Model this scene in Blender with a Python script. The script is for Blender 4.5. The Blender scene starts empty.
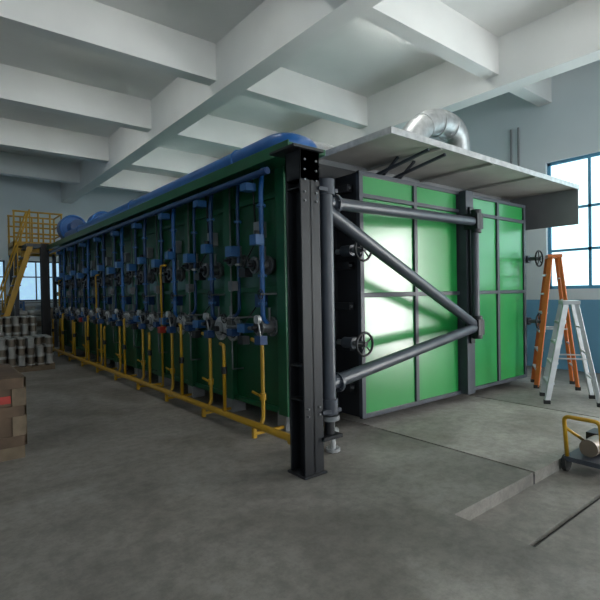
import bpy, bmesh, math, random
from mathutils import Vector, Matrix
random.seed(4)
scene=bpy.context.scene
scene.view_settings.view_transform='Standard'
scene.view_settings.exposure=0.68

# ---------------- materials ----------------
def mat(name,col,rough=.5,metal=0,var=.12,scale=6,bump=0,emit=None,es=0,col2=None,detail=4,coat=0,grime=0):
    m=bpy.data.materials.new(name); m.use_nodes=True
    nt=m.node_tree; b=nt.nodes['Principled BSDF']
    b.inputs['Roughness'].default_value=rough; b.inputs['Metallic'].default_value=metal
    if coat: b.inputs['Coat Weight'].default_value=coat; b.inputs['Coat Roughness'].default_value=.16
    tc=nt.nodes.new('ShaderNodeTexCoord'); n=nt.nodes.new('ShaderNodeTexNoise')
    n.inputs['Scale'].default_value=scale; n.inputs['Detail'].default_value=detail
    nt.links.new(tc.outputs['Object'],n.inputs['Vector'])
    r=nt.nodes.new('ShaderNodeValToRGB')
    c2=col2 or tuple(c*(1-var*2) for c in col)
    r.color_ramp.elements[0].position=.3; r.color_ramp.elements[1].position=.7
    r.color_ramp.elements[0].color=(*c2,1); r.color_ramp.elements[1].color=(*col,1)
    nt.links.new(n.outputs['Fac'],r.inputs['Fac']); out=r.outputs['Color']
    if grime:
        n2=nt.nodes.new('ShaderNodeTexNoise'); n2.inputs['Scale'].default_value=9; n2.inputs['Detail'].default_value=12; n2.inputs['Roughness'].default_value=.8
        n3=nt.nodes.new('ShaderNodeTexNoise'); n3.inputs['Scale'].default_value=.6; n3.inputs['Detail'].default_value=4; n3.inputs['Distortion'].default_value=1.2
        for q in (n2,n3): nt.links.new(tc.outputs['Object'],q.inputs['Vector'])
        r2=nt.nodes.new('ShaderNodeValToRGB'); r2.color_ramp.elements[0].position=.4;r2.color_ramp.elements[1].position=.58
        g=1-grime; r2.color_ramp.elements[0].color=(g,g,g,1); r2.color_ramp.elements[1].color=(1,1,1,1)
        r3=nt.nodes.new('ShaderNodeValToRGB'); r3.color_ramp.elements[0].position=.38;r3.color_ramp.elements[1].position=.56
        r3.color_ramp.elements[0].color=(.66,.65,.63,1); r3.color_ramp.elements[1].color=(1,1,1,1)
        nt.links.new(n2.outputs['Fac'],r2.inputs['Fac']); nt.links.new(n3.outputs['Fac'],r3.inputs['Fac'])
        for rr in (r2,r3):
            mx=nt.nodes.new('ShaderNodeMix'); mx.data_type='RGBA'; mx.blend_type='MULTIPLY'; mx.inputs[0].default_value=1
            nt.links.new(out,mx.inputs[6]); nt.links.new(rr.outputs['Color'],mx.inputs[7]); out=mx.outputs[2]
    nt.links.new(out,b.inputs['Base Color'])
    if bump:
        bp=nt.nodes.new('ShaderNodeBump'); bp.inputs['Strength'].default_value=bump; bp.inputs['Distance'].default_value=.01
        nt.links.new(n.outputs['Fac'],bp.inputs['Height']); nt.links.new(bp.outputs['Normal'],b.inputs['Normal'])
    if emit:
        b.inputs['Emission Color'].default_value=(*emit,1); b.inputs['Emission Strength'].default_value=es
    return m
M={}
M['green']=mat('green_door_paint',(.018,.27,.058),.28,0,.06,1.2,coat=.6)
M['dgreen']=mat('green_shell_in_shade',(.005,.085,.032),.3,0,.15,2)  # door green darkened: shade of the less lit side put into the colour
M['rgreen']=mat('green_rib_paint',(.006,.10,.038),.38,0,.12,3)
M['frame']=mat('dark_steel_paint',(.05,.058,.075),.45,0,.12,5)
M['black']=mat('black_steel',(.008,.009,.013),.5,0,.2,5)
M['slate']=mat('slate_tube_paint',(.045,.053,.07),.4,0,.1,4)
M['blue']=mat('blue_pipe_paint',(.012,.11,.36),.35,0,.1,4)
M['dblue']=mat('dark_blue_pipe_paint',(.010,.05,.16),.4,0,.1,4)
M['lblue']=mat('blue_actuator',(.03,.13,.34),.4,0,.1,8)
M['yellow']=mat('yellow_paint',(.52,.29,.012),.4,0,.1,5)
M['silver']=mat('galvanised_metal',(.60,.61,.62),.42,.7,.15,12)
M['dsilver']=mat('dull_cast_metal',(.2,.21,.22),.5,.6,.15,12)
M['alu']=mat('aluminium',(.56,.58,.60),.4,.4,.1,9)
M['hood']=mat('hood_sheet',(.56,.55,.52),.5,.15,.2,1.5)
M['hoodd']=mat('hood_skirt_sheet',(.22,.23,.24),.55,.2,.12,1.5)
M['grey']=mat('grey_box',(.24,.25,.26),.5,0,.1,5)
M['orange']=mat('orange_fibreglass',(.62,.16,.035),.45,0,.1,7)
M['red']=mat('red_paint',(.4,.03,.02),.4)
M['wood']=mat('crate_wood',(.14,.09,.055),.75,0,.25,5,.3)
M['wood2']=mat('pale_wood',(.19,.14,.09),.75,0,.2,8,.3)
M['card']=mat('cardboard',(.26,.21,.16),.8)
M['sack']=mat('woven_sack',(.5,.5,.47),.8,0,.15,10,.3)
M['spool']=mat('spool_white',(.4,.4,.38),.5)
M['wire']=mat('spool_wire',(.22,.18,.14),.45,.3)
M['wall']=mat('wall_plaster',(.70,.76,.79),.85,0,.04,.7,.1)
M['dado']=mat('blue_dado_paint',(.16,.38,.56),.6,0,.06,1)
M['ceil']=mat('ceiling_concrete',(.78,.79,.78),.9,0,.06,.8,.1)
M['floor']=mat('floor_concrete',(.35,.328,.30),.62,0,.1,1.1,.3,col2=(.22,.205,.187),detail=10,grime=.3)
M['slab']=mat('slab_concrete',(.45,.425,.39),.7,0,.1,1.8,.3,col2=(.34,.318,.29),detail=10,grime=.3)
M['rail']=mat('rail_steel',(.03,.03,.03),.5,.5)
M['wframe']=mat('window_frame_blue',(.10,.32,.50),.4)
M['pane']=mat('frosted_pane',(.5,.7,.75),.3,emit=(.66,.93,.98),es=1.3)
M['panew']=mat('dim_fill_pane',(.5,.7,.75),.3,emit=(.7,.88,.95),es=.7)  # weaker glow for the added, unseen west and south windows
M['paneb']=mat('fill_pane',(.5,.7,.75),.3,emit=(.95,.97,1.0),es=3.2)  # stronger glow for the added south windows
M['paned']=mat('roller_door_daylight',(.6,.7,.7),.3,emit=(1,1,.97),es=14)
M['panef']=mat('far_pane',(.4,.6,.8),.3,emit=(.45,.75,1.0),es=.5)
M['tube']=mat('added_lamp_tube',(1,1,1),.3,emit=(1,1,.95),es=24)  # glow of the added ceiling lamps
M['dark']=mat('dark_rubber',(.015,.015,.015),.7)

# ---------------- builder ----------------
class B:
    def __init__(s,name,parent=None):
        s.name=name; s.bm=bmesh.new(); s.mats=[]; s.parent=parent
    def mi(s,k):
        if k not in s.mats: s.mats.append(k)
        return s.mats.index(k)
    def add(s,verts,faces,k,smooth=False):
        vs=[s.bm.verts.new(v) for v in verts]; i=s.mi(k)
        for f in faces:
            try:
                fc=s.bm.faces.new([vs[a] for a in f]); fc.material_index=i; fc.smooth=smooth
            except ValueError: pass
    def box(s,x0,x1,y0,y1,z0,z1,k):
        v=[(x,y,z) for x in(x0,x1) for y in(y0,y1) for z in(z0,z1)]
        s.add(v,[(0,1,3,2),(4,6,7,5),(0,4,5,1),(2,3,7,6),(0,2,6,4),(1,5,7,3)],k)
    def cbox(s,c,sz,k,rot=None):
        v=[]
        for a in(-.5,.5):
            for b in(-.5,.5):
                for d in(-.5,.5):
                    p=Vector((a*sz[0],b*sz[1],d*sz[2]))
                    if rot: p=rot@p
                    v.append(p+Vector(c))
        s.add(v,[(0,1,3,2),(4,6,7,5),(0,4,5,1),(2,3,7,6),(0,2,6,4),(1,5,7,3)],k)
    def beam(s,p,q,w,h,k,up=(0,0,1)):
        p=Vector(p);q=Vector(q);d=q-p;L=d.length;d.normalize()
        up=Vector(up)
        if abs(d.dot(up))>.99: up=Vector((0,1,0))
        r=d.cross(up).normalized();u=r.cross(d)
        m=Matrix((d,r,u)).transposed()
        s.cbox((p+q)/2,(L,w,h),k,m)
    def cyl(s,p,q,r,k,n=14,r2=None,cap=True):
        p=Vector(p);q=Vector(q);d=(q-p).normalized();r2=r if r2 is None else r2
        a=Vector((0,0,1)) if abs(d.z)<.9 else Vector((1,0,0))
        u=d.cross(a).normalized();w=d.cross(u)
        v=[];f=[]
        for i in range(n):
            t=2*math.pi*i/n;e=u*math.cos(t)+w*math.sin(t)
            v+= [p+e*r,q+e*r2]
        for i in range(n):
            j=(i+1)%n; f.append((2*i,2*j,2*j+1,2*i+1))
        s.add(v,f,k,True)
        if cap:
            s.add([v[2*i] for i in range(n)],[tuple(range(n))],k); s.add([v[2*i+1] for i in range(n)],[tuple(range(n))],k)
    def path(s,pts,r,k,n=12,bend=None):
        pts=[Vector(p) for p in pts]; bend=bend or r*2.2
        out=[pts[0]]
        for i in range(1,len(pts)-1):
            a,b,c=pts[i-1],pts[i],pts[i+1]
            l=min(bend,(a-b).length*.49,(c-b).length*.49)
            p0=b+(a-b).normalized()*l;p2=b+(c-b).normalized()*l
            for j in range(8):
                t=j/7; out.append(p0*(1-t)**2+b*2*t*(1-t)+p2*t*t)
        out.append(pts[-1])
        rings=[];ref=None
        for i,p in enumerate(out):
            d=(out[min(i+1,len(out)-1)]-out[max(i-1,0)]).normalized()
            if ref is None: ref=d.orthogonal().normalized()
            ref=(ref-d*ref.dot(d)).normalized(); w=d.cross(ref)
            rings.append([p+(ref*math.cos(2*math.pi*a/n)+w*math.sin(2*math.pi*a/n))*r for a in range(n)])
        v=[q for R in rings for q in R];f=[]
        for i in range(len(rings)-1):
            for a in range(n):
                b=(a+1)%n;f.append((i*n+a,i*n+b,(i+1)*n+b,(i+1)*n+a))
        f.append(tuple(range(n)));f.append(tuple((len(rings)-1)*n+a for a in range(n)))
        s.add(v,f,k,True)
    def torus(s,c,ax,R,r,k,n=24,m=8,sq=1):
        c=Vector(c);ax=Vector(ax).normalized();u=ax.orthogonal().normalized();w=ax.cross(u);v=[];f=[]
        for i in range(n):
            t=2*math.pi*i/n;e=u*math.cos(t)+w*math.sin(t)
            for j in range(m):
                a=2*math.pi*j/m; v.append(c+e*(R+r*math.cos(a))+ax*r*math.sin(a))
        for i in range(n):
            for j in range(m):
                f.append((i*m+j,((i+1)%n)*m+j,((i+1)%n)*m+(j+1)%m,i*m+(j+1)%m))
        s.add(v,f,k,True)
    def ellip(s,c,sz,k,n=12,m=8,p=.6):
        v=[];f=[]
        sg=lambda q:(abs(q)**p)*(1 if q>=0 else -1)
        for i in range(m+1):
            ph=math.pi*i/m
            for j in range(n):
                t=2*math.pi*j/n
                v.append((c[0]+sz[0]*sg(math.sin(ph))*sg(math.cos(t)),c[1]+sz[1]*sg(math.sin(ph))*sg(math.sin(t)),c[2]+sz[2]*sg(math.cos(ph))))
        for i in range(m):
            for j in range(n): f.append((i*n+j,i*n+(j+1)%n,(i+1)*n+(j+1)%n,(i+1)*n+j))
        s.add(v,f,k,True)
    def prism(s,poly,off,k):
        n=len(poly);v=[Vector(p) for p in poly]+[Vector(p)+Vector(off) for p in poly]
        s.add(v,[tuple(range(n)),tuple(range(2*n-1,n-1,-1))]+[(i,(i+1)%n,(i+1)%n+n,i+n) for i in range(n)],k)
    def wheel(s,c,ax,R,k='black'):
        c=Vector(c);ax=Vector(ax).normalized();u=ax.orthogonal().normalized();w=ax.cross(u)
        s.torus(c,ax,R,R*.11,k)
        for i in range(5):
            t=2*math.pi*i/5+.3
            s.cyl(c,c+(u*math.cos(t)+w*math.sin(t))*R,R*.07,k,6)
        s.cyl(c-ax*R*.2,c+ax*R*.2,R*.22,k,10)
    def flange(s,c,ax,R,k='silver',t=.025,bolts=8):
        c=Vector(c);ax=Vector(ax).normalized();u=ax.orthogonal().normalized();w=ax.cross(u)
        s.cyl(c-ax*t/2,c+ax*t/2,R,k,20)
        for i in range(bolts):
            a=2*math.pi*i/bolts;p=c+(u*math.cos(a)+w*math.sin(a))*R*.82
            s.cyl(p-ax*t,p+ax*t,R*.09,k,6)
    def done(s,bevel=0):
        bmesh.ops.recalc_face_normals(s.bm,faces=s.bm.faces)
        me=bpy.data.meshes.new(s.name);s.bm.to_mesh(me);s.bm.free()
        for k in s.mats: me.materials.append(M[k])
        o=bpy.data.objects.new(s.name,me);scene.collection.objects.link(o)
        if s.parent: o.parent=s.parent
        if bevel:
            md=o.modifiers.new('bev','BEVEL');md.width=bevel;md.segments=2;md.limit_method='ANGLE'
        return o
def empty(name):
    o=bpy.data.objects.new(name,None);scene.collection.objects.link(o);return o

# ---------------- room ----------------
XW,XE,YS,YN,H=-9,9.3,-8,18,5.6
def wall(name,axis,c0,c1,a0,a1,holes,dado=None):
    b=B(name); cur=a0
    def seg(u0,u1,z0,z1):
        if u1-u0<1e-4 or z1-z0<1e-4: return
        if axis=='x': b.box(c0,c1,u0,u1,z0,z1,'wall')
        else: b.box(u0,u1,c0,c1,z0,z1,'wall')
    for (u0,u1,z0,z1) in sorted(holes):
        seg(cur,u0,-.2,H); seg(u0,u1,-.2,z0); seg(u0,u1,z1,H); cur=u1
    seg(cur,a1,-.2,H)
    if dado: 
        for (u0,u1) in dado: b.box(c0-.006,c0,u0,u1,-.1,1.3,'dado')
    b.done()
wn=[0]
def window(axis,c,u0,u1,z0,z1,pane,nx=3,rows=(.5,),fr='wframe',w=.06):
    wn[0]+=1; b=B('window_%d'%wn[0])
    def bx(a0,a1,q0,q1,d,k):
        if axis=='x': b.box(c-d,c+d,a0,a1,q0,q1,k)
        else: b.box(a0,a1,c-d,c+d,q0,q1,k)
    bx(u0,u1,z0,z1,.006,pane)
    bx(u0,u1,z0,z0+w,.04,fr);bx(u0,u1,z1-w,z1,.04,fr);bx(u0,u0+w,z0,z1,.04,fr);bx(u1-w,u1,z0,z1,.04,fr)
    for i in range(1,nx):
        p=u0+(u1-u0)*i/nx;bx(p-w*.4,p+w*.4,z0,z1,.035,fr)
    for r in rows:
        p=z0+(z1-z0)*r;bx(u0,u1,p-w*.4,p+w*.4,.035,fr)
    b.done()
eh=[(1.2,4.1,1.5,3.9),(5.2,8.1,1.5,3.9),(10,13,1.5,3.9),(-6.5,-3.5,1.5,3.9)]  # second opening added for light, mostly hidden behind the hood
wall('wall_east','x',XE,XE+.2,YS-.2,YN+.2,eh,[(YS,-2.03),(.03,YN)])
for (a,b_,z0,z1) in eh: window('x',XE+.1,a,b_,z0,z1,'pane',4,(.3,.62))
b=B('door_1')
q=XE-.002
b.box(q-.01,q,-1.95,-.05,-.1,3.1,'paned')
for z in (-.1,.7,1.45,2.2,3.04): b.box(q-.03,q,-1.95,-.05,z,z+.06,'wframe')
for y in (-2.0,-1.03,-.06): b.box(q-.04,q,y,y+.06,-.1,3.1,'wframe')
b.done()
nh=[(-7,-4,1.4,2.75),(-2.6,.2,1.4,2.75),(.8,2.1,1.4,2.75),(2.45,4.1,1.4,2.75),(6,8.5,1.4,2.75)]
wall('wall_north','y',YN,YN+.2,XW,XE,nh)
for h in nh: window('y',YN+.1,*h,'panef',3,(.6,),'frame',.05)
sh=[(-7,-3,1,4),(-1.5,3,1,4),(4.5,8.2,1,4)]  # unseen windows behind the camera, added as fill light
wall('wall_south','y',YS-.2,YS,XW,XE,sh)
for h in sh: window('y',YS-.1,*h,'paneb' if h[0]>-5 else 'panew',4,(.5,))
ww=[(-6,-2,1,3.6),(0,4,1,3.6),(6,10,1,3.6)]  # unseen windows, added for ambient light
wall('wall_west','x',XW-.2,XW,YS-.2,YN+.2,ww)
for h in ww: window('x',XW-.1,*h,'panew',4,(.5,))
YE=1.83; DZ=-.1
b=B('floor')
b.box(XW,3.87,YE,YN,-.2,0,'floor'); b.box(6.11,XE,YE,YN,-.2,0,'floor')
b.box(3.90,6.08,YE,YN,-.2,0,'slab')
b.box(3.87,3.90,YE,YN,-.2,-.03,'rail'); b.box(6.08,6.11,YE,YN,-.2,-.03,'rail')
b.box(XW,2.75,YS,YE,-.2,0,'floor')
b.box(2.75,XE,YS,1.38,-.3,DZ,'floor'); b.box(2.75,XE,1.42,YE,-.3,DZ,'floor')
b.box(2.75,XE,1.38,1.42,-.3,DZ-.03,'rail')
b.done()
b=B('ceiling'); b.box(XW-.2,XE+.2,YS-.2,YN+.2,H,H+.2,'ceil'); b.done()
for x in (-6.6,-3.1,.4,3.98,7.55):
    b=B('ceiling_beam'); b.box(x-.16,x+.16,YS,YN,4.8,H,'ceil'); b.done()
for y in (-4.6,-1.7,1.2,4.1,7.0,9.8,12.7,15.6):
    b=B('ceiling_beam'); b.box(XW,XE,y-.12,y+.12,5.0,H-.001,'ceil'); b.done()
for (x,y) in [(5.8,7.5),(5.8,10.3),(2.2,7.5),(2.2,10.3),(5.8,13.3),(5.8,4.6),(2.2,4.6),(5.8,1.8),(5.8,-.9)]:  # lamps added out of sight behind the beams to brighten the ceiling
    b=B('added_ceiling_lamp')
    b.box(x-.6,x+.6,y-.09,y+.09,H-.1,H-.002,'grey')
    b.cyl((x-.58,y-.05,H-.12),(x+.58,y-.05,H-.12),.02,'tube',8); b.cyl((x-.58,y+.05,H-.12),(x+.58,y+.05,H-.12),.02,'tube',8)
    b.done()

# ---------------- furnace ----------------
F=empty('industrial_furnace')
FX0,FX1,FY0,FY1,FT=3.1,7.75,4.05,14.4,2.95
b=B('furnace_shell',F)
b.box(FX0,FX1,FY0,FY1,.18,FT,'dgreen')
nb=9; pitch=(FY1-FY0-.1)/nb
for i in range(nb+1):
    y=FY0+.05+i*pitch
    b.box(FX0-.07,FX0,y-.05,y+.05,.18,FT,'rgreen')
    b.box(FX0-.09,FX0-.07,y-.08,y+.08,.18,FT,'rgreen')
    b.box(FX1,FX1+.07,y-.05,y+.05,.18,FT,'rgreen')
    for xx in (FX0-.05,FX1-.2):
        b.box(xx,xx+.2,y-.03 if i==nb else y,y+.16 if i<nb else y+.02,0,.2,'grey')
for z in (.2,1.55,2.6):
    b.box(FX0-.04,FX0,FY0,FY1,z-.03,z+.03,'rgreen')
b.box(FX0-.4,FX0+.05,3.5,FY1+.1,2.86,2.92,'rgreen')
b.box(FX0-.42,FX0-.4,3.5,FY1+.1,2.82,2.94,'rgreen')
b.box(FX0,FX1,FY0-.06,FY0,.1,2.95,'black')
b.done(.006)
b=B('furnace_door',F)
DX0,DX1,DY,DB,DT=3.74,7.4,3.62,.12,2.82
b.box(DX0,DX1,DY+.02,DY+.4,DB,DT,'black')
fw=.03
for (a,c) in ((3.74,4.68),(4.68,5.6),(5.78,6.6),(6.6,7.4)):
    for (z0,z1) in ((DB,1.47),(1.47,2.56),(2.56,DT)):
        b.box(a+fw,c-fw,DY-.005,DY+.03,z0+fw*.8,z1-fw*.8,'green')
for x in (3.74,4.68,6.6,7.4):
    b.box(x-fw,x+fw,DY-.03,DY+.02,DB,DT,'frame')
for z in (DB+.02,1.47,2.56,DT-.02):
    b.box(DX0-.03,DX1+.03,DY-.028,DY+.02,z-fw*.8,z+fw*.8,'frame')
b.box(5.6,5.78,DY-.13,DY+.02,DB,DT,'frame'); b.box(5.64,5.74,DY-.16,DY-.13,.8,2.6,'black')
for z in (.45,.9,1.35,1.8,2.25,2.65):
    b.box(DX0-.08,DX0,DY+.1,DY+.36,z-.04,z+.04,'black'); b.cyl((DX0-.06,DY+.08,z),(DX0-.06,DY+.38,z),.016,'dsilver',8)
b.done(.004)
b=B('door_handwheels',F)
for (x,z) in ((3.58,1.95),(3.58,.96),(7.5,1.98),(7.5,1.0)):
    b.cyl((x,DY+.2,z),(x,DY-.2,z),.03,'dsilver',10)
    b.cyl((x,DY+.1,z),(x,DY-.05,z),.06,'frame',12)
    b.wheel((x,DY-.2,z),(0,1,.0),.12)
    b.box(x,DX0,DY+.02,DY+.1,z-.05,z+.05,'frame') if x<5 else b.box(DX1,x,DY+.02,DY+.1,z-.05,z+.05,'frame')
b.done()
b=B('door_fume_hood',F)
hx0,hx1,hy0,hy1,hz=3.55,7.9,3.0,4.1,3.04
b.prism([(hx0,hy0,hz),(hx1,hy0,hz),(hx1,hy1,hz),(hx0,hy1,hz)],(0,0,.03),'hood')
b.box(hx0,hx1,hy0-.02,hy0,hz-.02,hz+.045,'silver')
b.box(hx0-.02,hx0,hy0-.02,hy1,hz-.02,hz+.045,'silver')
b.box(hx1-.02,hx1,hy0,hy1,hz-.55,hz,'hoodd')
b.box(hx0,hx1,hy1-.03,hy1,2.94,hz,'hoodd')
for x in (4.35,5.4,6.5): b.box(x,x+.03,hy0,hy1,hz-.03,hz,'hood')
for x in (4.25,4.55):
    b.beam((x,3.0+.08,hz-.03),(x,hy1-.04,2.86),.03,.03,'frame')
    b.beam((x,3.5,hz-.01),(x+.25,hy1-.04,2.86),.025,.025,'frame')
b.done()
b=B('hood_exhaust_duct',F)
b.path([(5.75,4.6,2.9),(5.8,4.6,3.85),(6.55,4.6,4.3),(7.2,4.6,4.2),(7.5,4.9,2.95)],.2,'silver',20,.4)
b.flange((5.77,4.6,3.4),(0,0,1),.24)
for x,z,t in ((6.2,4.09,.6),(6.55,4.21,.15),(6.9,4.21,-.15)): b.torus((x,4.6,z),(1,0,t),.2,.014,'silver')
b.done()
b=B('roof_flues',F)
for i,y in enumerate((5.0,6.7,8.4,10.1,11.8)):
    x=3.55
    b.path([(x,y,2.93),(x,y,3.45),(x+1.0,y,3.45)],.15,'silver',16,.28)
    b.flange((x,y,3.1),(0,0,1),.2); b.torus((x+.4,y,3.45),(1,0,0),.15,.014,'silver')
    b.cyl((x+1,y,2.93),(x+1,y,3.45),.15,'silver',14)
b.done()
b=B('combustion_blowers',F)
for (x,y) in ((3.2,13.8),(3.7,12.8)):
    b.cyl((x,y-.1,3.36),(x,y+.25,3.36),.35,'blue',26); b.cyl((x,y-.5,3.36),(x,y-.1,3.36),.17,'blue',16)
    b.cyl((x,y-.55,3.36),(x,y-.5,3.36),.18,'dblue',16); b.torus((x,y-.1,3.36),(0,1,0),.33,.03,'blue')
    b.box(x-.3,x+.3,y-.5,y+.3,2.93,3.05,'blue'); b.box(x-.12,x+.12,y-.42,y-.15,3.02,3.26,'blue')
b.done()
b=B('air_main_pipe',F)
b.path([(3.35,4.3,2.95),(3.3,3.85,3.02),(2.86,3.8,3.03),(2.86,12.9,3.03),(3.2,13.3,3.2)],.11,'blue',20,.3)
b.cyl((2.72,3.9,2.74),(2.72,14.3,2.74),.035,'dblue',12)
for i in range(0,nb,3):
    b.torus((2.86,FY0+.6+i*pitch,3.03),(0,1,0),.11,.014,'blue')
for i in range(nb): b.box(2.82,2.9,FY0+.2+i*pitch,FY0+.26+i*pitch,2.88,2.98,'rgreen')
b.done()
b=B('gas_manifold_pipe',F)
b.cyl((2.67,3.42,.14),(2.67,14.2,.14),.035,'yellow',12)
b.cyl((2.67,3.36,.14),(2.67,3.42,.14),.062,'yellow',16); b.cyl((2.67,3.46,.14),(2.67,3.5,.14),.062,'yellow',16)
for i in range(nb+1):
    y=FY0+.1+i*pitch
    b.box(2.65,2.69,y-.02,y+.02,0,.11,'yellow'); b.box(2.67,FX0,y-.015,y+.015,.03,.06,'yellow')
b.done()
b=B('gas_riser_pipes',F)
for i in range(nb):
    y=FY0+.03+i*pitch
    b.path([(2.70,y,.14),(2.74,y,.2),(2.74,y,.98),(2.74,y+.2,1.02)],.02,'yellow',10,.04)
    b.cyl((2.74,y,.4),(2.74,y,.47),.034,'yellow',10)
    b.beam((2.70,y,.45),(2.70,y+.14,.47),.015,.02,'yellow')
    b.path([(2.67,y+.68,.14),(2.67,y+.68,1.1 if i%2 else .92),(2.75,y+.9,1.1 if i%2 else .92)],.02,'yellow',10)
    b.cyl((2.67,y+.68,.6),(2.67,y+.68,.68),.036,'black',12)
    if i%3==2:
        b.path([(2.8,y+.5,.14),(2.8,y+.5,1.95),(2.8,y+.3,1.95)],.016,'yellow',10)
        b.cyl((2.67,y+.5,.14),(2.8,y+.5,.14),.016,'yellow',8)
b.done()
b=B('burner_assemblies',F)
for i in range(nb):
    y=FY0+.03+i*pitch
    for (dy,z,R) in ((1.04,1.09,.17),(.2,1.14,.11),(.27,1.82,.11),(.78,1.9,.08)):
        yy=y+dy
        if yy>FY1-.1: continue
        big=R>.15
        b.flange((FX0-.09,yy,z),(1,0,0),R,'silver' if big else 'dsilver',.03,8)
        b.cyl((FX0,yy,z),(FX0-.26,yy,z),R*.6,'dsilver',16)
        b.flange((FX0-.26,yy,z),(1,0,0),R*.85,'silver' if big else 'dsilver',.02,8)
        b.cyl((FX0-.26,yy,z),(FX0-.3,yy,z),R*.5,'grey' if big else 'black',14)
        b.cyl((FX0-.3,yy,z),(FX0-.35,yy,z),R*.2,'black',8)
        b.cyl((FX0-.12,yy,z),(FX0-.12,yy,z+R+.1),.015,'dsilver',8)
    b.cbox((2.74,y+.02,1.02),(.09,.11,.09),'dblue'); b.cbox((2.74,y+.36,1.0),(.09,.1,.09),'red' if i%4==2 else 'black')
    b.cbox((2.85,y+.5,1.12),(.12,.16,.1),'lblue'); b.cbox((2.82,y+.72,1.06),(.1,.12,.08),'dblue')
    b.wheel((2.58,y+.5,1.24),(1,0,0),.05)
    b.cyl((2.58,y+.5,1.24),(FX0-.1,y+.5,1.24),.012,'dsilver',6)
    b.cyl((2.85,y+.2,1.12),(2.85,y+.9,1.12),.022,'dsilver',10)
    b.cbox((2.9,y+.55,1.75),(.1,.14,.1),'black'); b.wheel((2.8,y+.1,1.5),(1,0,0),.05)
    b.cyl((2.8,y+.1,1.5),(FX0,y+.1,1.5),.012,'dsilver',6)
b.done()
b=B('air_drop_pipes',F)
for i in range(nb):
    y=FY0+.03+i*pitch
    b.path([(2.9,y+.15,3.0),(2.86,y+.15,2.6),(2.86,y+.15,1.22),(3.0,y+.2,1.14)],.027,'blue' if i%2==0 else 'dblue',12,.06)
    b.path([(2.93,y+.7,3.0),(2.9,y+.7,2.6),(2.9,y+.7,1.3),(2.92,y+.9,1.2)],.02,'dblue',12,.06)
    for z in (2.45,1.7,1.4):
        b.flange((2.86,y+.15,z),(0,0,1),.05,'lblue',.02,4)
    b.cbox((2.8,y+.15,2.08),(.11,.12,.11),'lblue'); b.cyl((2.8,y+.15,2.12),(2.8,y+.15,2.18),.03,'black',10)
    b.cbox((2.78,y+.28,2.66),(.13,.12,.08),'lblue'); b.cbox((2.82,y+.7,1.6),(.08,.09,.11),'dsilver')
    b.cbox((2.82,y+.7,2.0),(.12,.13,.12),'lblue')
    b.flange((2.9,y+.7,2.35),(0,0,1),.045,'lblue',.02,4); b.torus((2.9,y+.7,1.85),(0,0,1),.03,.015,'silver')
b.done()
b=B('control_boxes_and_conduits',F)
for i in range(nb):
    y=FY0+.03+i*pitch
    b.box(FX0-.1,FX0,y+.4,y+.52,2.15,2.33,'grey'); b.box(FX0-.1,FX0,y+.4,y+.52,1.35,1.5,'dblue')
    b.path([(FX0-.07,y+.45,2.15),(FX0-.07,y+.45,1.5)],.01,'dsilver',6)
    b.path([(FX0-.1,y+.48,2.33),(FX0-.12,y+.5,2.86)],.012,'black',6)
    b.path([(FX0-.1,y+.42,2.15),(FX0-.3,y+.35,1.9),(FX0-.28,y+.28,1.75),(FX0-.2,y+.27,1.8)],.009,'black',6)
    b.path([(FX0-.1,y+.5,1.35),(FX0-.28,y+.7,1.0),(FX0-.3,y+.98,1.05)],.009,'black',6)
    b.path([(FX0-.2,y+.88,2.86),(FX0-.2,y+.88,.6),(FX0-.05,y+.88,.6)],.011,'dsilver',6)
    b.cyl((2.74,y,.98),(2.7,y,1.2),.008,'silver',6); b.cyl((2.67,y,1.24),(2.71,y,1.24),.045,'silver',14)
    b.cyl((2.88,y+.88,1.58),(2.92,y+.88,1.58),.04,'silver',12)
b.done()

# ---------------- swing arm + post ----------------
P=empty('door_support_post')
b=B('h_beam_column',P)
x0,x1,y0,y1=2.38,2.58,2.95,3.15
PT=2.66
b.box(x0,x1,y0,y0+.018,0,PT,'black'); b.box(x0,x1,y1-.018,y1,0,PT,'black'); b.box(2.472,2.488,y0,y1,0,PT,'black')
b.box(x0-.02,x1+.02,y0-.02,y1+.02,0,.02,'black')
b.box(x0-.09,x1+.03,y0-.03,y1+.1,PT,PT+.022,'black')
b.box(x0,x1,y0,y1,2.42,PT,'black')
for z in (.62,.9,2.35,2.42): b.box(x0,x1,y0+.01,y1-.01,z,z+.015,'black')
for z in (.5,.56,2.25,2.32,2.42,2.5,2.58):
    for yy in (x0+.04,x1-.04): b.cyl((yy,y0-.012,z),(yy,y0,z),.009,'dsilver',6)
b.beam((x1,3.1,2.55),(3.1,4.0,2.85),.08,.08,'black')
b.done(.003)
b=B('swing_arm_frame',P)
px,py=2.69,3.0
b.cyl((px,py,.5),(px,py,2.42),.062,'slate',20)
for z in (.52,2.38): 
    b.box(x1-.02,px+.08,py-.07,py+.07,z-.03,z+.0,'slate'); b.cyl((px,py,z-.05),(px,py,z+.08),.078,'slate',18)
b.cyl((px,py,.3),(px,py,.5),.045,'black',14); b.box(x1-.02,px+.08,py-.08,py+.08,.27,.30,'black')
b.cyl((px,py,.42),(px,py,.46),.09,'dsilver',16)
ux,uy=5.66,3.40
b.cyl((px,py,2.27),(ux,uy,2.40),.055,'slate',18)
b.cyl((px,py,.72),(ux,uy,1.02),.06,'slate',18)
b.cyl((px,py,2.2),(ux-.05,uy,1.06),.06,'slate',18)
b.cyl((ux,uy,.95),(ux,uy,2.5),.05,'frame',14)
for z in (1.02,2.40):
    b.box(ux-.07,ux+.07,uy-.08,DY-.1,z-.1,z+.1,'black'); b.cyl((ux,uy-.02,z-.15),(ux,uy-.02,z+.15),.065,'black',14)
for z in (2.27,.72): b.flange((px+.12,py+.016,z),(1,.1,.05),.085,'slate',.03,6)
b.done()
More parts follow.
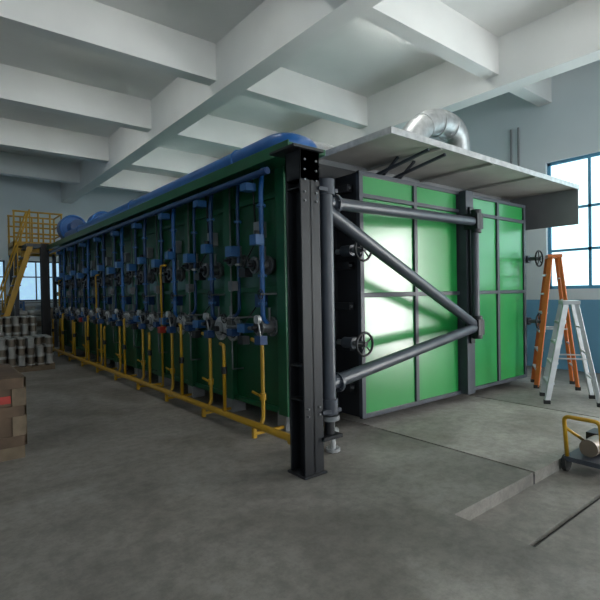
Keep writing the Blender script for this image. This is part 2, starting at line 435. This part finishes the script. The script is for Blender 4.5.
b=B('hydraulic_valve_unit')
b.cyl((3.0,3.3,0),(3.0,3.3,.22),.03,'silver',12);b.flange((3.0,3.3,.02),(0,0,1),.07);b.flange((3.0,3.3,.2),(0,0,1),.06);b.cyl((3.0,3.3,.2),(3.0,3.3,.34),.022,'silver',10);b.wheel((3.0,3.3,.34),(0,0,1),.06)
b.done()
b=B('steel_column')
b.box(2.55,2.75,14.55,14.57,0,3.0,'black');b.box(2.55,2.75,14.73,14.75,0,3.0,'black');b.box(2.64,2.66,14.55,14.75,0,3.0,'black');b.box(2.5,2.8,14.5,14.8,0,.03,'black')
b.done()

# ---------------- yellow platform ----------------
P2=empty('access_platform')
b=B('platform_deck_and_rails',P2)
X0,X1,Y0,Y1,Z=1.95,3.2,14.95,16.0,2.95
b.box(X0,X1,Y0,Y1,Z-.06,Z,'frame'); 
for (a,c,d,e) in ((X0,X1,Y0,Y0+.05),(X0,X1,Y1-.05,Y1),(X0,X0+.05,Y0,Y1),(X1-.05,X1,Y0,Y1)): b.box(a,c,d,e,Z-.2,Z+.12,'yellow')
for x in [X0+.03+i*(X1-X0-.06)/4 for i in range(5)]:
    for y in (Y0+.03,Y1-.03): b.cyl((x,y,Z),(x,y,Z+.95),.025,'yellow',8)
for z in (Z+.35,Z+.65,Z+.95):
    for y in (Y0+.03,Y1-.03): b.cyl((X0,y,z),(X1,y,z),.025,'yellow',8)
    b.cyl((X1-.03,Y0,z),(X1-.03,Y1,z),.025,'yellow',8)
for (x,y) in ((X0+.06,Y0+.06),(X1-.06,Y1-.06),(X0+.06,Y1-.06),(X1-.06,Y0+.06)): b.box(x-.05,x+.05,y-.05,y+.05,0,Z-.05,'frame')
b.done()
b=B('platform_stairs',P2)
sx0,sx1=2.25,1.35
b.box(2.15,2.5,14.2,14.95,Z-.08,Z,'frame')
for y in (14.25,14.85):
    b.beam((sx0,y,Z-.05),(sx1,y,.02),.04,.13,'yellow')
    b.cyl((sx0,y,Z+.9),(sx1,y,.9),.022,'yellow',8)
    for i in range(4):
        t=i/3; b.cyl((sx0+(sx1-sx0)*t,y,Z*(1-t)),(sx0+(sx1-sx0)*t,y,Z*(1-t)+.9),.018,'yellow',8)
for i in range(12):
    t=(i+.5)/12;x=sx0+(sx1-sx0)*t; b.box(x-.1,x+.1,14.25,14.85,Z*(1-t)-.02,Z*(1-t)+.01,'frame')
b.done()

# ---------------- storage on left ----------------
def spools(name,x,y,nx,ny,nz,k2='wire',s=.24,h=.26):
    b=B(name)
    for i in range(3): b.box(x,x+nx*s,y+i*(ny*s-.1)/2,y+i*(ny*s-.1)/2+.1,0,.1,'wood2')
    for i in range(6):
        u=x+i*(nx*s-.1)/5; b.box(u,u+.1,y,y+ny*s,.1,.125,'wood2')
    R=s*.46;e=.02
    for a in range(nx):
        for c in range(ny):
            for d in range(nz if (a*7+c*3)%5 else nz-1):
                cx,cy,z=x+(a+.5)*s,y+(c+.5)*s,.125+d*h
                kk='spool' if (a+d)%3==0 else k2
                b.cyl((cx,cy,z),(cx,cy,z+e),R,'spool',12);b.cyl((cx,cy,z+e),(cx,cy,z+h-.03),R*.78,kk,12,cap=False);b.cyl((cx,cy,z+h-.03),(cx,cy,z+h-.005),R,'spool',12)
    b.done()
spools('pallet_of_wire_spools',.95,11.0,7,5,3,s=.17,h=.19)
spools('pallet_of_wire_spools',.75,12.6,8,5,5,s=.17,h=.19)
spools('pallet_of_wire_spools',-.2,8.6,5,5,4,s=.18,h=.19)
def sacks(x,y,nx,nz):
    b=B('pallet_of_sacks')
    for i in range(3): b.box(x,x+nx*.5,y+i*.4,y+i*.4+.1,0,.1,'wood2')
    b.box(x,x+nx*.5,y,y+.9,.1,.125,'wood2')
    for a in range(nx):
        for d in range(nz):
            for c in range(2):
                b.ellip((x+.25+a*.5+random.uniform(-.02,.02),y+.23+c*.45,.125+.09+d*.165),(.25,.22,.09),'sack' if (a+d)%4 else 'card')
    b.done()
sacks(2.0,16.3,2,6)
sacks(.6,15.3,1,5)
b=B('storage_rack')
for x in (1.15,2.5,3.9):
    for y in (17.3,17.85): b.box(x-.03,x+.03,y-.03,y+.03,0,1.4,'lblue')
for z in (.25,.8,1.35):
    b.box(1.15,3.9,17.3,17.85,z-.02,z+.02,'grey')
    if z<1.3:
        for i in range(8):
            h=random.uniform(.2,.42); x=1.22+i*.335; b.box(x,x+.28,17.35,17.75,z+.02,z+.02+h,random.choice(['card','sack','dblue','card','red']))
b.done()
b=B('wooden_crate')
cx0,cx1,cy0,cy1=-.45,.72,5.1,6.3
b.box(cx0,cx1,cy0,cy1,.12,.76,'wood')
for y in (cy0,(cy0+cy1)/2-.05,cy1-.1): b.box(cx0,cx1,y,y+.1,0,.12,'wood2')
for x in (cx0,cx1-.1,(cx0+cx1)/2): b.box(x,x+.1,cy0-.02,cy0,.12,.76,'wood2')
for z in (.12,.4,.66): b.box(cx0,cx1,cy0-.025,cy0-.001,z,z+.1,'wood'); b.box(cx1,cx1+.02,cy0,cy1,z,z+.1,'wood2')
for y in (cy0,cy1-.1): b.box(cx1,cx1+.02,y,y+.1,.12,.76,'wood2')
b.box(cx0+.96,cx0+1.06,cy0-.03,cy0-.025,.53,.6,'red')
b.done(.004)
b=B('cardboard_carton')
b.box(-.3,.55,5.3,5.9,.765,.93,'card');b.box(-.3,.55,5.56,5.62,.93,.933,'spool')
b.done(.006)

# ---------------- ladders ----------------
def ladder(name,c,ang,h,w,spread,mf,mb,steps):
    b=B(name);R=Matrix.Rotation(ang,3,'Z');c=Vector(c)
    def T(x,y,z): return c+R@Vector((x,y,z))
    for sgn in(-1,1):
        b.beam(T(-spread/2,sgn*w/2,0.02),T(-.06,sgn*w*.34,h),.03,.07,mf)
        b.beam(T(spread/2,sgn*w/2,.02),T(.06,sgn*w*.34,h),.03,.05,mb)
        b.cbox(T(-spread/2,sgn*w/2,.025),(.08,.05,.05),'dark',R); b.cbox(T(spread/2,sgn*w/2,.025),(.07,.05,.05),'dark',R)
        b.beam(T(-spread*.28,sgn*w*.43,h*.45),T(spread*.28,sgn*w*.43,h*.45),.006,.02,'alu')
    for i in range(1,steps+1):
        t=i/(steps+1);ww=w/2*(1-t)+w*.34*t;x=-spread/2*(1-t)-.06*t
        b.cbox(T(x,0,h*t),(.09,2*ww,.03),'alu',R)
    for i in range(1,steps):
        t=(i)/(steps);ww=w/2*(1-t)+w*.34*t;x=spread/2*(1-t)+.06*t
        b.beam(T(x,-ww,h*t),T(x,ww,h*t),.025,.02,'alu')
    b.cbox(T(0,0,h),(.2,w*.8,.05),mf,R)
    b.done(.003)
ladder('orange_step_ladder',(7.6,3.25,0),math.radians(-60),2.0,.5,.55,'orange','orange',6)
ladder('aluminium_step_ladder',(6.72,2.68,0),math.radians(-60),1.32,.5,.6,'alu','alu',4)

# ---------------- trolley ----------------
b=B('hand_trolley')
tx,ty,tz=4.55,1.59,DZ
b.box(tx-.2,tx+.35,ty-.12,ty+.2,tz+.1,tz+.14,'frame')
for (ax,ay) in ((-.15,-.14),(.28,-.14),(-.15,.2),(.28,.2)): b.cyl((tx+ax,ty+ay-.02,tz+.07),(tx+ax,ty+ay+.02,tz+.07),.07,'dark',16)
b.cyl((tx-.1,ty+.04,tz+.22),(tx+.22,ty+.04,tz+.22),.075,'wire',16); b.box(tx+.12,tx+.32,ty-.08,ty+.14,tz+.14,tz+.3,'black')
b.path([(tx-.18,ty-.1,tz+.14),(tx-.24,ty-.1,tz+.5),(tx-.24,ty+.18,tz+.5),(tx-.18,ty+.18,tz+.14)],.017,'yellow',10,.05)
b.path([(tx+.3,ty-.1,tz+.14),(tx-.22,ty-.1,tz+.4)],.014,'yellow',8); b.path([(tx+.3,ty+.18,tz+.14),(tx-.22,ty+.18,tz+.4)],.014,'yellow',8)
b.done()
b=B('wall_conduit')
b.cyl((XE-.04,4.6,1.0),(XE-.04,4.6,4.7),.02,'grey',8);b.cyl((XE-.04,4.75,1.0),(XE-.04,4.75,4.7),.02,'grey',8);b.box(XE-.12,XE-.008,4.5,4.85,.9,1.2,'grey')
b.done()

# ---------------- world, camera ----------------
w=bpy.data.worlds.new('world');scene.world=w;w.use_nodes=True
w.node_tree.nodes['Background'].inputs[0].default_value=(.7,.85,1,1);w.node_tree.nodes['Background'].inputs[1].default_value=.6
cd=bpy.data.cameras.new('camera');cam=bpy.data.objects.new('camera',cd);scene.collection.objects.link(cam)
cd.sensor_width=36;cd.lens=472/600*36;cd.clip_start=.05
yaw=math.atan2(.781,.623)-math.pi/2
pitch=-math.atan(6.5/472)
roll=math.radians(-1.0)
cam.matrix_world=Matrix.Translation((0,0,1.5))@Matrix.Rotation(yaw,4,'Z')@Matrix.Rotation(math.pi/2+pitch,4,'X')@Matrix.Rotation(roll,4,'Z')
scene.camera=cam
